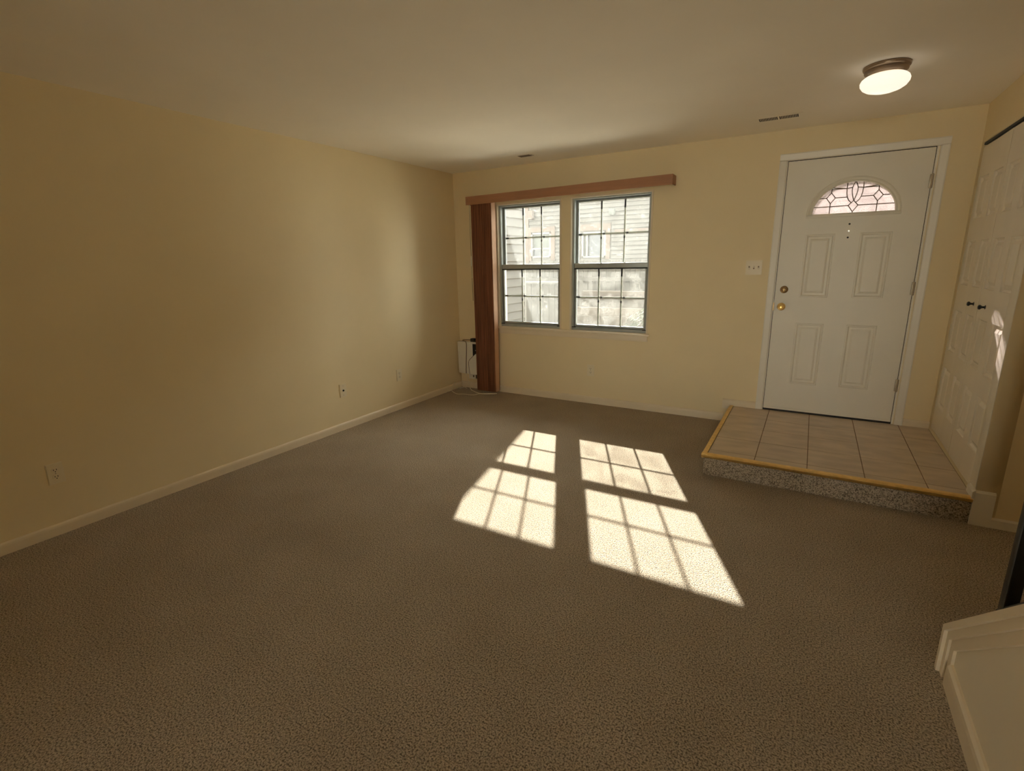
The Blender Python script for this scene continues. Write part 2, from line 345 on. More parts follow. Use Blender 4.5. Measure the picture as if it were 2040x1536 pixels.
# ------------------------------------------------------------------ windows
def window(name, rc, label, glass_low, glass_up):
    x0, x1, z0, z1 = rc
    w = thing(name, (x0, .05, z0), label, 'window', kind=S)
    e = .022; fy0, fy1 = .028, .118
    # aluminium frame
    bm = bmesh.new()
    box(bm, x0, x0 + e, fy0, fy1, z0, z1); box(bm, x1 - e, x1, fy0, fy1, z0, z1)
    box(bm, x0 + e, x1 - e, fy0, fy1, z1 - .016, z1)
    box(bm, x0 + e, x1 - e, fy0, fy1, z0, z0 + .030); box(bm, x0 + e, x1 - e, fy0 + .03, fy1, z0 + .030, z0 + .036)
    for xa in (x0 + e, x1 - e - .006):                  # parting tracks
        box(bm, xa, xa + .006, .070, .076, z0 + .03, z1 - .016)
    mk('frame', bm, 'aluminium', w)
    for xa in (x0 + .004, x1 - .046):
        bx('tilt_latch', (xa, xa + .042, .022, .032, z0 + .026, z0 + .034), 'black_plastic', w, .001)
    gx0, gx1 = x0 + e + .001, x1 - e - .001; zm = 1.418
    def sash(nm, za, zb, y0, y1, gmat, tr):
        st = .020
        bm = bmesh.new()
        box(bm, gx0, gx0 + st, y0, y1, za, zb); box(bm, gx1 - st, gx1, y0, y1, za, zb)
        box(bm, gx0 + st, gx1 - st, y0, y1, za, za + st + .004); box(bm, gx0 + st, gx1 - st, y0, y1, zb - tr, zb)
        s = mk(nm, bm, 'aluminium', w)
        bm = bmesh.new(); t = .004; yy0, yy1 = y0 - .001, y0 + .004
        a, b, c, d = gx0 + .002, gx1 - .002, za + .002, zb - .002
        box(bm, a, a + t, yy0, yy1, c, d); box(bm, b - t, b, yy0, yy1, c, d); box(bm, a, b, yy0, yy1, c, c + t); box(bm, a, b, yy0, yy1, d - t, d)
        mk('gasket', bm, 'gasket', s)
        px0, px1, pz0, pz1 = gx0 + st, gx1 - st, za + st + .004, zb - tr
        ym = (y0 + y1) / 2
        bx('pane', (px0 - .003, px1 + .003, ym, ym + .003, pz0 - .003, pz1 + .003), gmat, s)
        mw = .0078
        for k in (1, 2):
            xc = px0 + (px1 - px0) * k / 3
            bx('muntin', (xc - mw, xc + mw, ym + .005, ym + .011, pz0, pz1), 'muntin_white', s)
            bx('muntin_clip_shade', (xc - mw - .001, xc + mw + .001, ym + .0035, ym + .0045, pz1 - .075, pz1), 'gasket', s)  # long dark strip paints the shaded upper length of the muntin
            bx('muntin_clip_shade', (xc - mw - .001, xc + mw + .001, ym + .0035, ym + .0045, (pz0 + pz1) / 2 - .050, (pz0 + pz1) / 2 - .028), 'gasket', s)
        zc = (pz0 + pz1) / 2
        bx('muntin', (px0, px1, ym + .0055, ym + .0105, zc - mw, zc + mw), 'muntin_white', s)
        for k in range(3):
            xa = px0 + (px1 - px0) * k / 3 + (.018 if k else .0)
            bx('muntin_clip_shade', (xa, xa + (.020 if k else .035), ym + .0035, ym + .0045, zc - mw - .001, zc + mw + .001), 'gasket', s)
        return s
    sash('lower_sash', z0 + .032, zm + .020, .040, .066, glass_low, .055)
    sash('upper_sash', zm - .026, z1 - .017, .080, .106, glass_up, .020)
    bx('meeting_rail', (gx0, gx1, .034, .042, zm - .030, zm + .022), 'aluminium', w, .002)
    bx('meeting_gasket', (gx0, gx1, .0325, .0345, zm - .037, zm - .024), 'gasket', w)
    return w
window('window_1', WL, 'double-hung grid window next to the vertical blind stack', 'glass_clear', 'glass_clear')
window('window_2', WR, 'double-hung grid window with speckled dirty lower glass, nearer the door', 'glass_dusty', 'glass_clear')
rw = thing('added_fill_door', (RW[0], YB, RW[2]), 'unseen sliding glass door added in the rear wall for fill daylight', 'glass door', kind=S)  # rear glazing added out of view to brighten the front wall
bm = bmesh.new(); a_, b_, c_, d_ = RW
for q in ((a_, a_ + .05, c_, d_), (b_ - .05, b_, c_, d_), (a_, b_, c_, c_ + .05), (a_, b_, d_ - .05, d_), ((a_ + b_) / 2 - .03, (a_ + b_) / 2 + .03, c_, d_)): box(bm, q[0], q[1], YB - .11, YB - .05, q[2], q[3])
mk('frame', bm, 'white_paint', rw)
for q in ((a_ + .05, (a_ + b_) / 2 - .03), ((a_ + b_) / 2 + .03, b_ - .05)): bx('pane', (q[0], q[1], YB - .082, YB - .078, c_ + .05, d_ - .05), 'glass_clear', rw)
sl = thing('trim_1', (.56, 0, .74), 'cream window sill with apron below both windows', 'window sill', kind=S)
bx('sill_board', (.552, 2.268, -.034, .03, .742, .764), 'trim_paint', sl, .006)
bx('apron', (.566, 2.25, -.016, 0, .690, .742), 'trim_paint', sl, .004)
# thin raised casing bead around the openings
def bead(name, rc, label):
    x0, x1, z0, z1 = rc; bm = bmesh.new()
    box(bm, x0 - .012, x0 + .002, -.007, .03, .764, z1 + .012); box(bm, x1 - .002, x1 + .012, -.007, .03, .764, z1 + .012); box(bm, x0 + .002, x1 - .002, -.007, .03, z1 - .002, z1 + .012)
    tag(mk(name, bm, 'trim_paint'), label, 'window trim', kind=S)
bead('trim_2', WL, 'thin cream bead around the window by the blinds')
bead('trim_3', WR, 'thin cream bead around the window nearer the door')

# ------------------------------------------------------------------ entry door
dr = thing('door_1', (DX0, .01, DZ0), 'white panelled entry door with leaded half-round glass', 'door', kind=S)
FCX, FCZ, FA, FB = 3.775, 1.779, .268, .232
def arch(a, b, n=40, cz=FCZ): return [(FCX + a * math.cos(math.pi * k / n), cz + b * math.sin(math.pi * k / n)) for k in range(n + 1)]
def circ(cx, cz, r, n=14): return [(cx + r * math.cos(2 * math.pi * k / n), cz + r * math.sin(2 * math.pi * k / n)) for k in range(n)]
P4 = [(3.485, 3.685, 1.138, 1.632), (3.848, 4.048, 1.138, 1.632), (3.485, 3.685, .406, .926), (3.842, 4.042, .412, .926)]
DY = .008
plate('slab', rect(DX0, DX1, DZ0, DZ1), [arch(FA, FB), circ(3.769, 1.649, .0065)] + [rect(*p) for p in P4], XZ(DY), 0, -.045, 'door_paint', dr)
for p in P4:
    nested('panel', *p, [(0, 0), (.004, .0035), (.010, .0035), (.020, -.0065), (.034, -.0065), (.046, -.001), (.050, 0)], XZ(DY), 'door_paint', dr)
for z in (1.700, 1.600):
    lathe('screw_hole', [(.0, .001), (.007, .001), (.007, -.0)], lambda a, b, h, z=z: (3.769 + a, DY - h, z + b), 'dark_slot', dr, 14)
# fanlight frame (raised moulding) with the glass pieces
def ring_pts(a, b, z):  return arch(a, b, 40, z)
bm = bmesh.new()
prof = [(FA + .036, FB + .034, 0), (FA + .034, FB + .032, .007), (FA + .024, FB + .022, .010), (FA + .012, FB + .010, .006), (FA + .003, FB + .002, .010), (FA - .004, FB - .004, .008), (FA - .004, FB - .004, -.012)]
rows = []
for a, b, h in prof: rows.append([bm.verts.new((u, DY - h, v)) for u, v in arch(a, b, 48, FCZ)])
for A, B in zip(rows, rows[1:]):
    for k in range(48): bm.faces.new([A[k], A[k + 1], B[k + 1], B[k]])
box(bm, FCX - FA - .036, FCX + FA + .036, DY - .009, DY, FCZ - .022, FCZ - .002, .003)
box(bm, FCX - FA, FCX + FA, DY - .006, DY + .012, FCZ - .003, FCZ + .005)
fr = mk('fanlight', bm, 'door_paint', dr, True)
AV = lambda u: (u, FB / FA * math.sqrt(max(0, FA * FA - u * u)))
def arc_between(u0, u1, n=8): return [AV(u0 + (u1 - u0) * k / n) for k in range(n + 1)]
B0 = .004; LV = .057; MV = .120; UV = .183
uL = FA * math.sqrt(1 - (LV / FB) ** 2); uM = FA * math.sqrt(1 - (MV / FB) ** 2); uU = .149
dT, dR, dB, dL = (-.150, .158), (-.121, .120), (-.150, .080), (-.180, .121)       # side diamond
bT, bR, bB, bL = (0, .094), (.031, .058), (0, .012), (-.031, .058)                # bottom diamond
leafL = [(-.052, UV - .001), (-.050, .150), (-.044, .120), (-.033, .097), (-.014, .077)]
flameL = [(0, .231), (-.010, .212), (-.0175, .188), (-.018, .165), (-.013, .135), (-.005, .108), (0, .094)]
arcU = lambda: AV(-uU)
half = [
    [(-FA, B0), (-uL, LV), (-.150, LV), (-.150, B0)],
    [(-.150, B0), (-.150, LV), bL, (0, .012), (0, B0)],
    arc_between(-uL, -uM) + [dL, dB, (-.150, LV)],
    arc_between(-uM, -uU) + [dT, dL],
    [dT, dR, dB, dL],
    [(-uU, UV), (-.052, UV)] + leafL[1:2] + [(-.044, .120), dR, dT],
    [(-.044, .120)] + leafL[3:] + [(-.0155, .0765), bL, (-.150, LV), dB, dR],
    arc_between(-uU, -.051) + [(-.052, UV)],
    arc_between(-.051, 0) + flameL[1:3] + [(-.052, UV)],
    [(-.052, UV), (-.0175, .188)] + flameL[3:] + [(-.0145, .0775)] + leafL[::-1][1:4],
]
centre = [flameL + [(-u, v) for u, v in flameL[::-1][1:-1]], [bT, bR, bB, bL]]
pieces = half + [[(-u, v) for u, v in p] for p in half] + centre
def shrink(p, k=.985):
    cx = sum(a for a, b in p) / len(p); cz = sum(b for a, b in p) / len(p); return [(cx + (a - cx) * k, cz + (b - cz) * k) for a, b in p]
GY = DY + .010
bmc = bmesh.new()
def lead(a, b, r=.0034):
    a3 = Vector((FCX + a[0], GY - .0005, FCZ + a[1])); b3 = Vector((FCX + b[0], GY - .0005, FCZ + b[1]))
    if (a3 - b3).length > .0015: tube(bmc, [a3, b3], r, 6)
done = set()
for i, p in enumerate(pieces):
    q = []
    for pt in shrink(p):
        if not q or (Vector(pt) - Vector(q[-1])).length > .0006: q.append(pt)
    w1 = .006 if i in (4, 14, 20, 21, 9, 19) else .003
    pr('glass_piece', [(FCX + a, FCZ + b) for a, b in q], XZ(GY), -.003, w1 - .002, 'glass_leaded', fr)
    for a, b in zip(p, p[1:] + p[:1]):
        key = tuple(sorted([(round(a[0], 3), round(a[1], 3)), (round(b[0], 3), round(b[1], 3))]))
        on_arc = all(abs(c[1] - AV(c[0])[1]) < .003 for c in (a, b)) or (a[1] < .006 and b[1] < .006)
        if key in done or on_arc: continue
        done.add(key); lead(a, b)
mk('lead_came', bmc, 'lead_came', fr, True)
# hardware
yk = DY
lathe('deadbolt', [(.0, .020), (.010, .020), (.0125, .016), (.014, .012), (.021, .011), (.0285, .008), (.030, .003), (.030, 0)], lambda a, b, h: (3.372 + a, yk - h, 1.199 + b), 'antique_brass', dr)
bx('thumb_turn', (3.369, 3.375, yk - .034, yk - .018, 1.186, 1.212), 'brass', dr, .002)
lathe('knob', [(.0, .066), (.006, .066), (.008, .063), (.012, .062), (.015, .064), (.022, .062), (.027, .054), (.027, .046), (.022, .038), (.013, .030), (.011, .012), (.022, .010), (.031, .006), (.032, 0)], lambda a, b, h: (3.364 + a, yk - h, 1.057 + b), 'brass', dr)
bx('latch_plate', (DX0 - .006, DX0 + .003, -.004, .012, 1.025, 1.09), 'antique_brass', dr)
for z in (1.968, 1.214, .467):
    hg = bx('hinge', (DX1 - .010, DX1 + .012, -.004, .009, z - .047, z + .047), 'hinge_metal', dr, .002)
    tb('hinge_pin', [(DX1 + .003, -.006, z - .05), (DX1 + .003, -.006, z + .05)], .006, 'hinge_metal', hg, 10, 1)
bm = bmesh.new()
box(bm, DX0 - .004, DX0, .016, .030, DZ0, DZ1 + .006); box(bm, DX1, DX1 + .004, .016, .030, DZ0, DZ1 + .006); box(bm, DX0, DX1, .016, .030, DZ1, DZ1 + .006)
mk('gap_shade', bm, 'dark_slot', dr)  # dark ring paints the shade in the gap around the slab
bx('sweep', (DX0 + .002, DX1 - .002, .0, .006, DZ0 + .001, DZ0 + .020), 'door_paint', dr)
cs = thing('trim_4', (3.246, 0, PH), 'white casing around the entry door', 'door casing', kind=S)
cp = [(0, 0), (0, .014), (.008, .017), (.046, .013), (.052, .009), (.0535, 0)]
def casing_leg(xa, sgn, z1):
    bm = bmesh.new(); prism(bm, [(xa + sgn * u, -v) for u, v in cp], lambda u, v, w: (u, v, w), PH, z1); return mk('side_casing', bm, 'white_paint', cs)
casing_leg(3.246, 1, 2.252 - .0535); casing_leg(4.296, -1, 2.252 - .0535)
bm = bmesh.new(); prism(bm, [(2.252 - u, -v) for u, v in cp], lambda u, v, w: (w, v, u), 3.246, 4.296); mk('head_casing', bm, 'white_paint', cs)
bm = bmesh.new()
box(bm, DX0 - .016, DX0 - .004, 0, .10, PH, DZ1 + .018); box(bm, DX1 + .004, DX1 + .016, 0, .10, PH, DZ1 + .018); box(bm, DX0 - .004, DX1 + .004, 0, .10, DZ1 + .006, DZ1 + .018)
box(bm, DX0 - .004, DX0 + .012, .0535, .10, PH, DZ1 + .006); box(bm, DX1 - .012, DX1 + .004, .0535, .10, PH, DZ1 + .006); box(bm, DX0, DX1, .0535, .10, DZ1 - .012, DZ1 + .006)
mk('jamb', bm, 'white_paint', cs)
bx('threshold', (DX0 - .004, DX1 + .004, .002, .14, PH - .004, PH + .0135), 'dark_slot', cs)

# ------------------------------------------------------------------ bifold closet doors
bf = thing('door_2', (W, OY1, PH), 'white folding closet doors with four panelled leaves and black knobs', 'closet door', kind=S)
LW = (OY0 - OY1) / 4
rowsz = [(.352, .652), (.780, 1.072), (1.250, 1.546), (1.690, 1.960)]
XD = W + .012
for k in range(4):
    ya = OY0 - k * LW - .0015; yb = OY0 - (k + 1) * LW + .0015
    tilt = (.004, -.003, .0, .003)[k]
    fn = lambda u, v, w, tilt=tilt, ya=ya: (XD - w + tilt * ((ya - u) / LW - .5), u, v)
    c = (ya + yb) / 2
    holes = [[(c - .095, z0), (c + .095, z0), (c + .095, z1), (c - .095, z1)] for z0, z1 in rowsz]
    zb = PH + .016 if k < 2 else PH + .008
    lf = plate('leaf', [(yb, zb), (ya, zb), (ya, 2.158), (yb, 2.158)], holes, fn, 0, -.030, 'bifold_paint', bf)
    for z0, z1 in rowsz:
        nested('panel', c - .095, c + .095, z0, z1, [(0, 0), (.003, -.007), (.014, -.015), (.024, -.015), (.042, -.003), (.046, -.0025)], fn, 'bifold_paint', lf)
    if k in (1, 2):
        yk2 = -.515 if k == 1 else -.775
        lathe('knob', [(0, .034), (.008, .034), (.0135, .030), (.0145, .024), (.010, .018), (.006, .014), (.006, .004), (.012, .002), (.012, 0)], lambda a, b, h, y=yk2: (XD - h, y + a, 1.148 + b), 'black_metal', lf, 20)
bx('lit_wall_strip', (W - .003, W + .03, -PD + .002, OY1 + .002, .205, OZ1 + .05), 'white_paint', bf, .001)  # whiter strip puts the light on the closet wall's end into colour
bx('track', (XD - .004, XD + .036, OY1 + .003, OY0 - .003, 2.168, OZ1 - .002), 'gasket', bf)
bx('closet_shade', (XD + .05, XD + .06, OY1, OY0, PH, OZ1), 'dark_slot', bf)  # near-black sheet behind the leaves paints the unlit closet

# ------------------------------------------------------------------ stairs with knee wall and railing
SX0, SX1 = 4.130, 4.225; SY = -2.715; SLOPE = .826
kn = thing('stair_knee_wall', (SX0, SY, 0), 'low cream stair side wall with sloping trim cap', 'stair wall', kind=S)
def kz(y): return .150 + (SY - y) * SLOPE
YT = -4.95
pr('wall_panel', [(-SY + .004, 0), (-SY + .004, .135), (-YT, kz(YT) - .02), (-YT, 0)], lambda u, v, w: (w, -u, v), SX0, SX1, 'stair_paint', kn)
# cap: flat board over the slope and down the end, then two stepped mouldings on the face
def slope_board(name, d0, d1, xa, xb, bevel=None):
    """strip parallel to the slope, between d0 and d1 below the cap's top line, turning down at the end"""
    k = math.sqrt(1 + SLOPE ** 2)
    y0, y1 = SY + .006 - d0, SY + .006 - d1
    poly = [(-y0, .0), (-y0, kz(SY) + .030 - d0 * (k - SLOPE)), (-YT, kz(YT) + .030 - d0 * k), (-YT, kz(YT) + .030 - d1 * k), (-y1, kz(SY) + .030 - d1 * (k - SLOPE)), (-y1, .0)]
    return pr(name, poly, lambda u, v, w: (w, -u, v), xa, xb, 'trim_paint', kn)
slope_board('cap', 0, .022, SX0 - .028, SX1 + .028)
slope_board('cap_moulding', .022, .050, SX0 - .017, SX0)
slope_board('cap_moulding', .050, .085, SX0 - .009, SX0)
pr('base_moulding', base_profile(.085, .018), lambda u, v, w: (SX0 - u, -w, v), -SY + .078, -YT, 'trim_paint', kn)
stt = thing('staircase', (SX1, SY, 0), 'carpeted stairs rising behind the low side wall', 'stairs', kind=S)
for k in range(9):
    y = SY - .06 - k * .235
    bx('step', (SX1, XE, y - .235 * 1.1, y, max(0, k * .194 - .02), (k + 1) * .194), 'carpet', stt, .012)
rl = thing('stair_railing', (4.15, SY - .26, .39), 'black metal railing standing on the sloping stair wall cap', 'railing')
RX = 4.160
def rk(y): return kz(y) + .030
bx('post', (RX - .016, RX + .016, -3.012, -2.975, rk(-2.975) - .002, rk(-2.975) + .95), 'black_metal', rl, .002)
def rail(name, off, hh, wv=.014, y0=-2.962, y1=YT):
    pr(name, [(-y0, rk(y0) + off), (-y1, rk(y1) + off), (-y1, rk(y1) + off + hh), (-y0, rk(y0) + off + hh)], lambda u, v, w: (w, -u, v), RX - wv, RX + wv, 'black_metal', rl)
rail('bottom_rail', .012, .034); rail('top_rail', .86, .05, .022)
for k in range(13):
    y = -3.13 - k * .135
    if y > YT + .05: bx('baluster', (RX - .008, RX + .008, y - .008, y + .008, rk(y) + .03, rk(y) + .87), 'black_metal', rl)

# ------------------------------------------------------------------ vertical blinds
vb = thing('vertical_blind', (.30, -.07, .01), 'brown vertical blind gathered beside the window under a long valance', 'blind')
def vfn(u, v, w): return (u, w, v + (u - .25) * .0088)
pr('valance', [(.250, 2.072), (2.440, 2.072), (2.440, 2.157), (.250, 2.157)], vfn, -.122, -.114, 'valance_vinyl', vb)
pr('valance_return', [(2.432, 2.076), (2.440, 2.076), (2.440, 2.155), (2.432, 2.155)], vfn, -.114, -.002, 'valance_vinyl', vb)
pr('valance_return', [(.250, 2.076), (.258, 2.076), (.258, 2.155), (.250, 2.155)], vfn, -.114, -.002, 'valance_vinyl', vb)
pr('headrail', [(.262, 2.098), (2.428, 2.098), (2.428, 2.135), (.262, 2.135)], vfn, -.090, -.050, 'aluminium', vb)
for x in (.95, 1.75, 2.36): pr('bracket', [(x, 2.10), (x + .02, 2.10), (x + .02, 2.160), (x, 2.160)], vfn, -.114, -.0005, 'trim_paint', vb)
NS = 24
for k in range(NS):
    x = .306 + (.566 - .306) * k / (NS - 1) + random.uniform(-.002, .002)
    last = k == NS - 1
    a = math.radians(random.uniform(-7, 3)) if not last else math.radians(-2)
    bm = bmesh.new(); n = 5; wv = .088; th = .0011; cyy = -.072 + random.uniform(-.006, .006) - (.004 if last else 0)
    ring = []
    for s in (0, 1):
        for i in range(n + 1) if s == 0 else range(n, -1, -1):
            t = i / n - .5; bow = .005 * (1 - 4 * t * t) + (th if s else 0)
            ring.append((x + bow * math.cos(a) + t * wv * math.sin(a), cyy + t * wv * math.cos(a)))
    zt = 2.094; zb = .014 + random.uniform(0, .004)
    lo = [bm.verts.new((px, py, zb)) for px, py in ring]; hi = [bm.verts.new((px, py, zt)) for px, py in ring]
    bm.faces.new(lo); bm.faces.new(hi[::-1])
    for i in range(len(ring)):
        j = (i + 1) % len(ring); bm.faces.new([lo[i], lo[j], hi[j], hi[i]])
    mk('slat', bm, 'slat_lit' if last else 'slat_wood', vb, True)
tb('pull_cord', [(.285, -.105, 2.09), (.283, -.105, 1.6), (.288, -.105, 1.05)], .0022, 'cord_brown', vb, 6, 4)
tb('wand', [(.293, -.112, 2.09), (.294, -.112, 1.3)], .0035, 'cord_white', vb, 8, 1)
lathe('cord_weight', [(0, 0), (.007, 0), (.009, .02), (.009, .09), (.005, .11), (0, .11)], lambda a, b, h: (.289 + a, -.108 + b, 1.43 + h), 'white_plastic', vb, 12)

# ------------------------------------------------------------------ utility box in the corner with cables
ub = thing('utility_box', (.175, -.05, .19), 'white wall-mounted network box in the corner behind the blinds', 'network box')
bfn = XZ(-.085)
plate('cover', [(.030, .192), (.297, .187), (.297, .572), (.024, .568)], [[(.232, .400), (.288, .445), (.288, .552), (.232, .552)]], bfn, 0, -.055, 'white_plastic', ub)
bx('back_plate', (.03, .297, -.030, -.001, .195, .566), 'white_plastic', ub)
pr('dark_window', [(.232, .400), (.288, .445), (.288, .552), (.232, .552)], bfn, -.030, -.012, 'black_plastic', ub)
bx('indicator', (.268, .286, -.0745, -.071, .470, .480), 'white_plastic', ub)
tb('seam', [(.290, -.0855, .446), (.232, -.0855, .398), (.180, -.0855, .345), (.178, -.0855, .27), (.188, -.0855, .192)], .0028, 'cord_brown', ub, 6, 6)
bx('junction', (.150, .245, -.052, -.001, .125, .178), 'white_plastic', ub, .004)
bx('junction_slot', (.212, .224, -.0535, -.050, .148, .172), 'dark_slot', ub)
bx('plug', (.250, .292, -.05, -.001, .132, .182), 'black_plastic', ub, .004)
pa = thing('power_adapter', (.24, -.05, .572), 'small black power adapter lying on top of the white network box', 'adapter')
bx('body', (.205, .262, -.078, -.028, .5735, .612), 'black_plastic', pa, .005)
bx('connector', (.264, .296, -.080, -.045, .5735, .592), 'black_plastic', pa, .004)
tb('lead', [(.26, -.05, .585), (.268, -.06, .582), (.275, -.065, .582)], .003, 'black_plastic', pa, 6, 4)
cb = tb('power_cable', [(.205, -.060, .588), (.16, -.062, .590), (.09, -.05, .585), (.10, -.075, .580), (.155, -.094, .570), (.158, -.0925, .50), (.150, -.0925, .38), (.142, -.0925, .25), (.140, -.092, .195)], .0042, 'cord_brown', None, 8, 8)
tag(cb, 'thin brown cable looping over the white network box front', 'cable')
wc1 = tb('white_cable', [(.138, -.090, .192), (.165, -.10, .12), (.205, -.12, .04), (.235, -.13, .008), (.28, -.15, .006), (.34, -.185, .006), (.42, -.205, .006), (.50, -.17, .006), (.585, -.128, .006)], .0042, 'cord_white', None, 8, 8)
tag(wc1, 'white cable dropping from the network box to the carpet', 'cable')
wc2 = tb('white_cable', [(.0195, -.16, .092), (.022, -.20, .055), (.03, -.245, .012), (.075, -.285, .006), (.14, -.325, .006), (.20, -.345, .006), (.25, -.318, .006), (.33, -.315, .006), (.385, -.292, .006), (.41, -.225, .006), (.50, -.19, .006), (.57, -.145, .006)], .0042, 'cord_white', None, 8, 8)
tag(wc2, 'white cable wandering over the carpet from the left baseboard', 'cable')
wc3 = tb('white_cable', [(.03, -.255, .012), (.035, -.29, .010), (.022, -.325, .007), (.024, -.36, .006)], .0036, 'cord_white', None, 8, 8)
tag(wc3, 'short white cable tail beside the left baseboard', 'cable')
wc4 = tb('white_cable', [(.045, -.115, .006), (.075, -.10, .014), (.10, -.085, .02), (.14, -.09, .008)], .0042, 'cord_white', None, 8, 8)
tag(wc4, 'short white cable end on the carpet under the network box', 'cable')

# ------------------------------------------------------------------ wall plates
def outlet_plate(name, loc, axis, label, kind_, group=None):
    o = thing(name, loc, label, 'outlet' if kind_ != 'switch' else 'light switch', group)
    x, y, z = loc
    fn = (lambda u, v, w: (x + u, y - w, z + v)) if axis == 'f' else (lambda u, v, w: (x + w, y + u, z + v))
    hw, hh = (.0625, .0595) if kind_ == 'switch' else (.038, .060)
    bm = bmesh.new()
    prism(bm, rect(-hw, hw, -hh, hh), fn, .0, .004)
    prism(bm, rect(-hw + .003, hw - .003, -hh + .003, hh - .003), fn, .004, .0062); mk('cover_plate', bm, 'plate_plastic', o)
    if kind_ == 'duplex':
        for s in (-1, 1):
            f = pr('receptacle', [(.017 * math.cos(t), s * .0195 + max(-.0135, min(.0135, .017 * math.sin(t)))) for t in [2 * math.pi * k / 20 for k in range(20)]], fn, .0062, .0082, 'plate_plastic', o)
            for u in (-.0065, .0065): pr('slot', rect(u - .0014, u + .0014, s * .0195 - .001, s * .0195 + .0075), fn, .0081, .0088, 'dark_slot', f)
            pr('slot', [(.0026 * math.cos(t), s * .0195 - .008 + .0026 * math.sin(t)) for t in [2 * math.pi * k / 10 for k in range(10)]], fn, .0081, .0088, 'dark_slot', f)
        pr('screw', [(.003 * math.cos(t), .003 * math.sin(t)) for t in [2 * math.pi * k / 10 for k in range(10)]], fn, .0062, .0072, 'hinge_metal', o)
    if kind_ == 'coax':
        lathe('coax_jack', [(.009, .0062), (.009, .009), (.0048, .009), (.0048, .016), (.003, .016), (.003, .013), (0, .013)], lambda a, b, h: fn(a, b, h), 'dark_slot', o, 14)
        for s in (-1, 1): pr('screw', [(.003 * math.cos(t), s * .042 + .003 * math.sin(t)) for t in [2 * math.pi * k / 10 for k in range(10)]], fn, .0062, .0072, 'hinge_metal', o)
    if kind_ == 'switch':
        for i, up in ((-1, -1), (0, 1), (1, -1)):
            u = i * .046 * .78
            pr('toggle_slot', rect(u - .0055, u + .0055, -.0125, .0125), fn, .0062, .0066, 'grout', o)
            pr('toggle', rect(u - .0038, u + .0038, -.011 if up < 0 else .0, .0 if up < 0 else .011), fn, .0062, .015, 'plate_plastic', o)
    return o
outlet_plate('switch_plate', (3.128, 0, 1.380), 'f', 'cream triple toggle switch plate beside the entry door', 'switch')
outlet_plate('wall_outlet', (1.674, 0, .353), 'f', 'cream duplex outlet on the wall below the windows', 'duplex')
outlet_plate('wall_outlet', (0, -1.071, .359), 'l', 'cream duplex outlet on the left wall closest to the corner with the blinds', 'duplex')
outlet_plate('wall_outlet', (0, -3.86, .357), 'l', 'cream duplex outlet on the left wall far from the window corner', 'duplex')
outlet_plate('cable_jack', (0, -1.803, .364), 'l', 'cream coaxial jack plate with one dark centre on the left wall', 'coax')

# ------------------------------------------------------------------ ceiling lamp and vents
LX, LY = 3.788, -1.245
cl = thing('ceiling_lamp', (LX, LY, H), 'lit flush ceiling lamp with white mushroom glass and bronze rim', 'ceiling lamp')
dn = lambda a, b, h: (LX + a, LY + b, H - h)
lathe('base', [(0, 0), (.104, 0), (.106, .006), (.104, .014), (.096, .020), (.098, .026), (.096, .032), (.086, .040), (.084, .046), (0, .046)], dn, 'bronze', cl, 48)
lathe('shade', [(.080, .047), (.094, .052), (.106, .062), (.111, .074), (.109, .088), (.098, .104), (.078, .117), (.050, .126), (.022, .130), (0, .131)], dn, 'lamp_glass', cl, 48)

def vent(name, x0, x1, y0, y1, label, fins_x, inner):
    v = thing(name, ((x0 + x1) / 2, (y0 + y1) / 2, H), label, 'vent', None)
    a, b, c, d = inner
    plate('frame', rect(x0, x1, y0, y1), [rect(*q) for q in fins_x], lambda u, w2, w: (u, w2, H - w), .0, .0012, 'ceiling_paint', v)
    for q in fins_x:
        bx('duct_shade', (q[0], q[1], q[2], q[3], H - .0006, H - .0002), 'dark_slot', v)  # thin dark sheet paints the shade inside the vent opening
        n = max(3, int((q[1] - q[0]) / .0095))
        for k in range(1, n):
            xx = q[0] + (q[1] - q[0]) * k / n
            bx('louver', (xx - .0014, xx + .0014, q[2], q[3], H - .0011, H - .0005), 'ceiling_paint', v)
    return v
vent('ceiling_vent', 3.085, 3.390, -.500, -.360, 'white ceiling vent with two rows of dark louvers near the entry door', [(3.112, 3.231, -.475, -.388), (3.243, 3.362, -.475, -.388)], (0, 0, 0, 0))
v2 = thing('ceiling_vent', (1.05, -.36, H), 'white ceiling vent with a plain dark opening above the windows', 'vent')
plate('frame', rect(.890, 1.235, -.435, -.290), [rect(1.060, 1.188, -.405, -.325), rect(1.196, 1.206, -.400, -.330)], lambda u, w2, w: (u, w2, H - w), 0, .0012, 'ceiling_paint', v2)
bx('duct_shade', (1.055, 1.21, -.41, -.32, H - .0006, H - .0002), 'cord_brown', v2)  # brown sheet paints the shaded opening behind the frame
for k in range(5): bx('louver', (.915 + k * .028, .937 + k * .028, -.405, -.325, H - .0026, H - .0012), 'ceiling_paint', v2)

# ------------------------------------------------------------------ outside
tag(bx('garden_ground', (-14, 14, -24, YB - .16, -.40, -.30), 'paving'), 'pale paving of the yard behind the house', 'paving', kind=S)
tag(bx('courtyard_ground', (-14, 14, .16, 16, -.40, -.30), 'paving'), 'sunlit pale paving of the courtyard outside', 'paving', kind=S)
WX, WY = -.40, 2.37
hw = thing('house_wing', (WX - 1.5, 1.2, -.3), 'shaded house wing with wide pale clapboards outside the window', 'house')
bx('wing_wall', (WX - 3.0, WX - .02, .17, WY - .02, -.3, 2.7), 'soil_and_gap_shade', hw)  # dark wall colour paints the shade lines in the gaps between clapboards
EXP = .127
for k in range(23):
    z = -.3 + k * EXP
    pr('clapboard', [(0, 0), (.026, 0), (.026, .006), (.006, EXP - .014), (0, EXP - .014)], lambda u, v, w, z=z: (WX - .02 + u, w, z + v), .17, WY - .05, 'siding_near', hw)
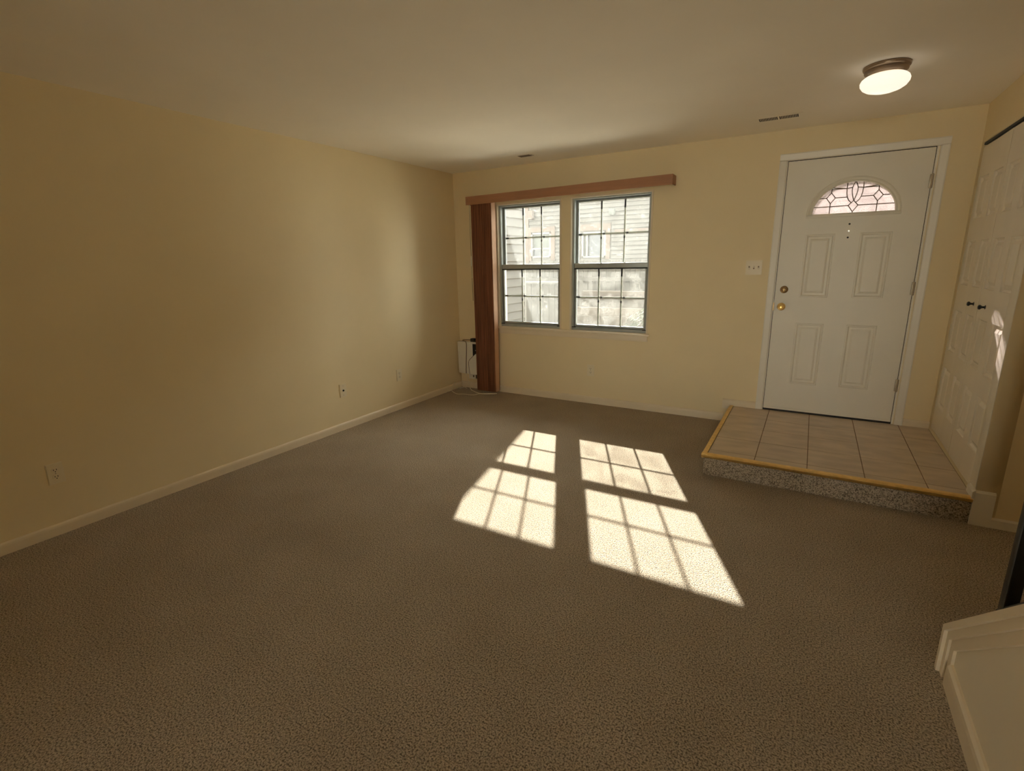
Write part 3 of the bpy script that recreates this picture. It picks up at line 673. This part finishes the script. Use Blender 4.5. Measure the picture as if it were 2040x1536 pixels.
bx('corner_board', (WX - .06, WX + .002, WY - .05, WY, -.3, 2.6), 'far_white', hw)
pr('roof', [(.17, 4.95), (2.17, 3.58), (3.05, 2.98), (3.05, 2.86), (2.37, 2.45), (.17, 2.45)], lambda u, v, w: (w, u, v), WX - 3.0, WX, 'shingle', hw)  # eave outline out of view, shaped to cast the slanted shadow on the window

FY = 11.0
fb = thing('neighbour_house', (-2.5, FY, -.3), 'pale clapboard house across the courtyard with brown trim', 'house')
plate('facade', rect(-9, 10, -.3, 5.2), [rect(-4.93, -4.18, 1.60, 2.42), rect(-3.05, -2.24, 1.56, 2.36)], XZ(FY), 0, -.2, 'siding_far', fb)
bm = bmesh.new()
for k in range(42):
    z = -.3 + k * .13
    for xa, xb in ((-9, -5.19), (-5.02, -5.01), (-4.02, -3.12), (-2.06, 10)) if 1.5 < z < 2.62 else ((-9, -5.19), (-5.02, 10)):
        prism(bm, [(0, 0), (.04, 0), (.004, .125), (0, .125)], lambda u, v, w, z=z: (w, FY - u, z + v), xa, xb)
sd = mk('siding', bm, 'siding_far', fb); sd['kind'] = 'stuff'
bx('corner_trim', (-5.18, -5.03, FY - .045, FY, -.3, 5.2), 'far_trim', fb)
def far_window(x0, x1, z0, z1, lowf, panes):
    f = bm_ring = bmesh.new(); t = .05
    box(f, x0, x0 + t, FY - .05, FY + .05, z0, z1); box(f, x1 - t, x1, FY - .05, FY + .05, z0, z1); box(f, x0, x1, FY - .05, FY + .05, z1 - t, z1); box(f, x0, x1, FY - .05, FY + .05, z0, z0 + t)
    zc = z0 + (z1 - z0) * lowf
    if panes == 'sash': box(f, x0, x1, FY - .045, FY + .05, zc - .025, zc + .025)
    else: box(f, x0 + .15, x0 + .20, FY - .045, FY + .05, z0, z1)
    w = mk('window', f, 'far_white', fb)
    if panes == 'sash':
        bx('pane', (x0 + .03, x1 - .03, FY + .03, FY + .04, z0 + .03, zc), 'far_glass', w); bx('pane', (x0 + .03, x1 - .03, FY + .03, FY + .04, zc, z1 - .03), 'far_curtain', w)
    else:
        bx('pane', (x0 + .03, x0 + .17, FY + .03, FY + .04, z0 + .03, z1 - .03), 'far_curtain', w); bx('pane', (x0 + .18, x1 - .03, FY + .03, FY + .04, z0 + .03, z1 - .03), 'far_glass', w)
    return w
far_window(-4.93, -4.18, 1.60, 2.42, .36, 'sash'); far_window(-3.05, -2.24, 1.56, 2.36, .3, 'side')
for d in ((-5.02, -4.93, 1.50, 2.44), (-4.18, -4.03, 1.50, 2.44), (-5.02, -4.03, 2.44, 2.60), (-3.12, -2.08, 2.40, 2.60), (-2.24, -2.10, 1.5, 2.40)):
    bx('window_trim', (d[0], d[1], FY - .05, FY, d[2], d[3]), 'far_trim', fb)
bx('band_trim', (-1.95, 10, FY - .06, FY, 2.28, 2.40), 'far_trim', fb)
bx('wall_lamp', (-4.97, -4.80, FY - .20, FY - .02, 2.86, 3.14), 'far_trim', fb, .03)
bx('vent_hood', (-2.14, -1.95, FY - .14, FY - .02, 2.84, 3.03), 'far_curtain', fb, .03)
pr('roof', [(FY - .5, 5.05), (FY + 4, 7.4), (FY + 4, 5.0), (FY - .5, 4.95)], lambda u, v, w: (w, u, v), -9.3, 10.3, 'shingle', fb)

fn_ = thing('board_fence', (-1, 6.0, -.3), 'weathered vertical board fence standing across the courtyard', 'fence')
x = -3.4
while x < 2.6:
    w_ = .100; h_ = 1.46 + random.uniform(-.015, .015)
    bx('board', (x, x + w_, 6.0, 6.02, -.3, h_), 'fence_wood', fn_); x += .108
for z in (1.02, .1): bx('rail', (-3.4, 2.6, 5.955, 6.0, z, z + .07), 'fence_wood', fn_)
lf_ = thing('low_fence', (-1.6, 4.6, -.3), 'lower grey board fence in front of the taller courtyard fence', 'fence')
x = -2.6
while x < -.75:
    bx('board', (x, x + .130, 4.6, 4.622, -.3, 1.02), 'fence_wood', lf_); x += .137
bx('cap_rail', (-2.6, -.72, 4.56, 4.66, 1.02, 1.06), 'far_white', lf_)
for i, (z, y) in enumerate(((.80, 5.0), (.50, 4.6))):
    t_ = bx('landscape_timber', (-.55, 3.2, y, y + .16, z - .10, z + .06), 'timber', None, .01)
    tag(t_, ('upper', 'lower')[i] + ' weathered timber beam of the planting bed before the fence', 'timber')
    pr('soil_bed', rect(-.55, 3.2, -.3, z - .10), XZ(y + .02), 0, -.7 if i == 0 else -.36, 'soil_and_gap_shade', t_)
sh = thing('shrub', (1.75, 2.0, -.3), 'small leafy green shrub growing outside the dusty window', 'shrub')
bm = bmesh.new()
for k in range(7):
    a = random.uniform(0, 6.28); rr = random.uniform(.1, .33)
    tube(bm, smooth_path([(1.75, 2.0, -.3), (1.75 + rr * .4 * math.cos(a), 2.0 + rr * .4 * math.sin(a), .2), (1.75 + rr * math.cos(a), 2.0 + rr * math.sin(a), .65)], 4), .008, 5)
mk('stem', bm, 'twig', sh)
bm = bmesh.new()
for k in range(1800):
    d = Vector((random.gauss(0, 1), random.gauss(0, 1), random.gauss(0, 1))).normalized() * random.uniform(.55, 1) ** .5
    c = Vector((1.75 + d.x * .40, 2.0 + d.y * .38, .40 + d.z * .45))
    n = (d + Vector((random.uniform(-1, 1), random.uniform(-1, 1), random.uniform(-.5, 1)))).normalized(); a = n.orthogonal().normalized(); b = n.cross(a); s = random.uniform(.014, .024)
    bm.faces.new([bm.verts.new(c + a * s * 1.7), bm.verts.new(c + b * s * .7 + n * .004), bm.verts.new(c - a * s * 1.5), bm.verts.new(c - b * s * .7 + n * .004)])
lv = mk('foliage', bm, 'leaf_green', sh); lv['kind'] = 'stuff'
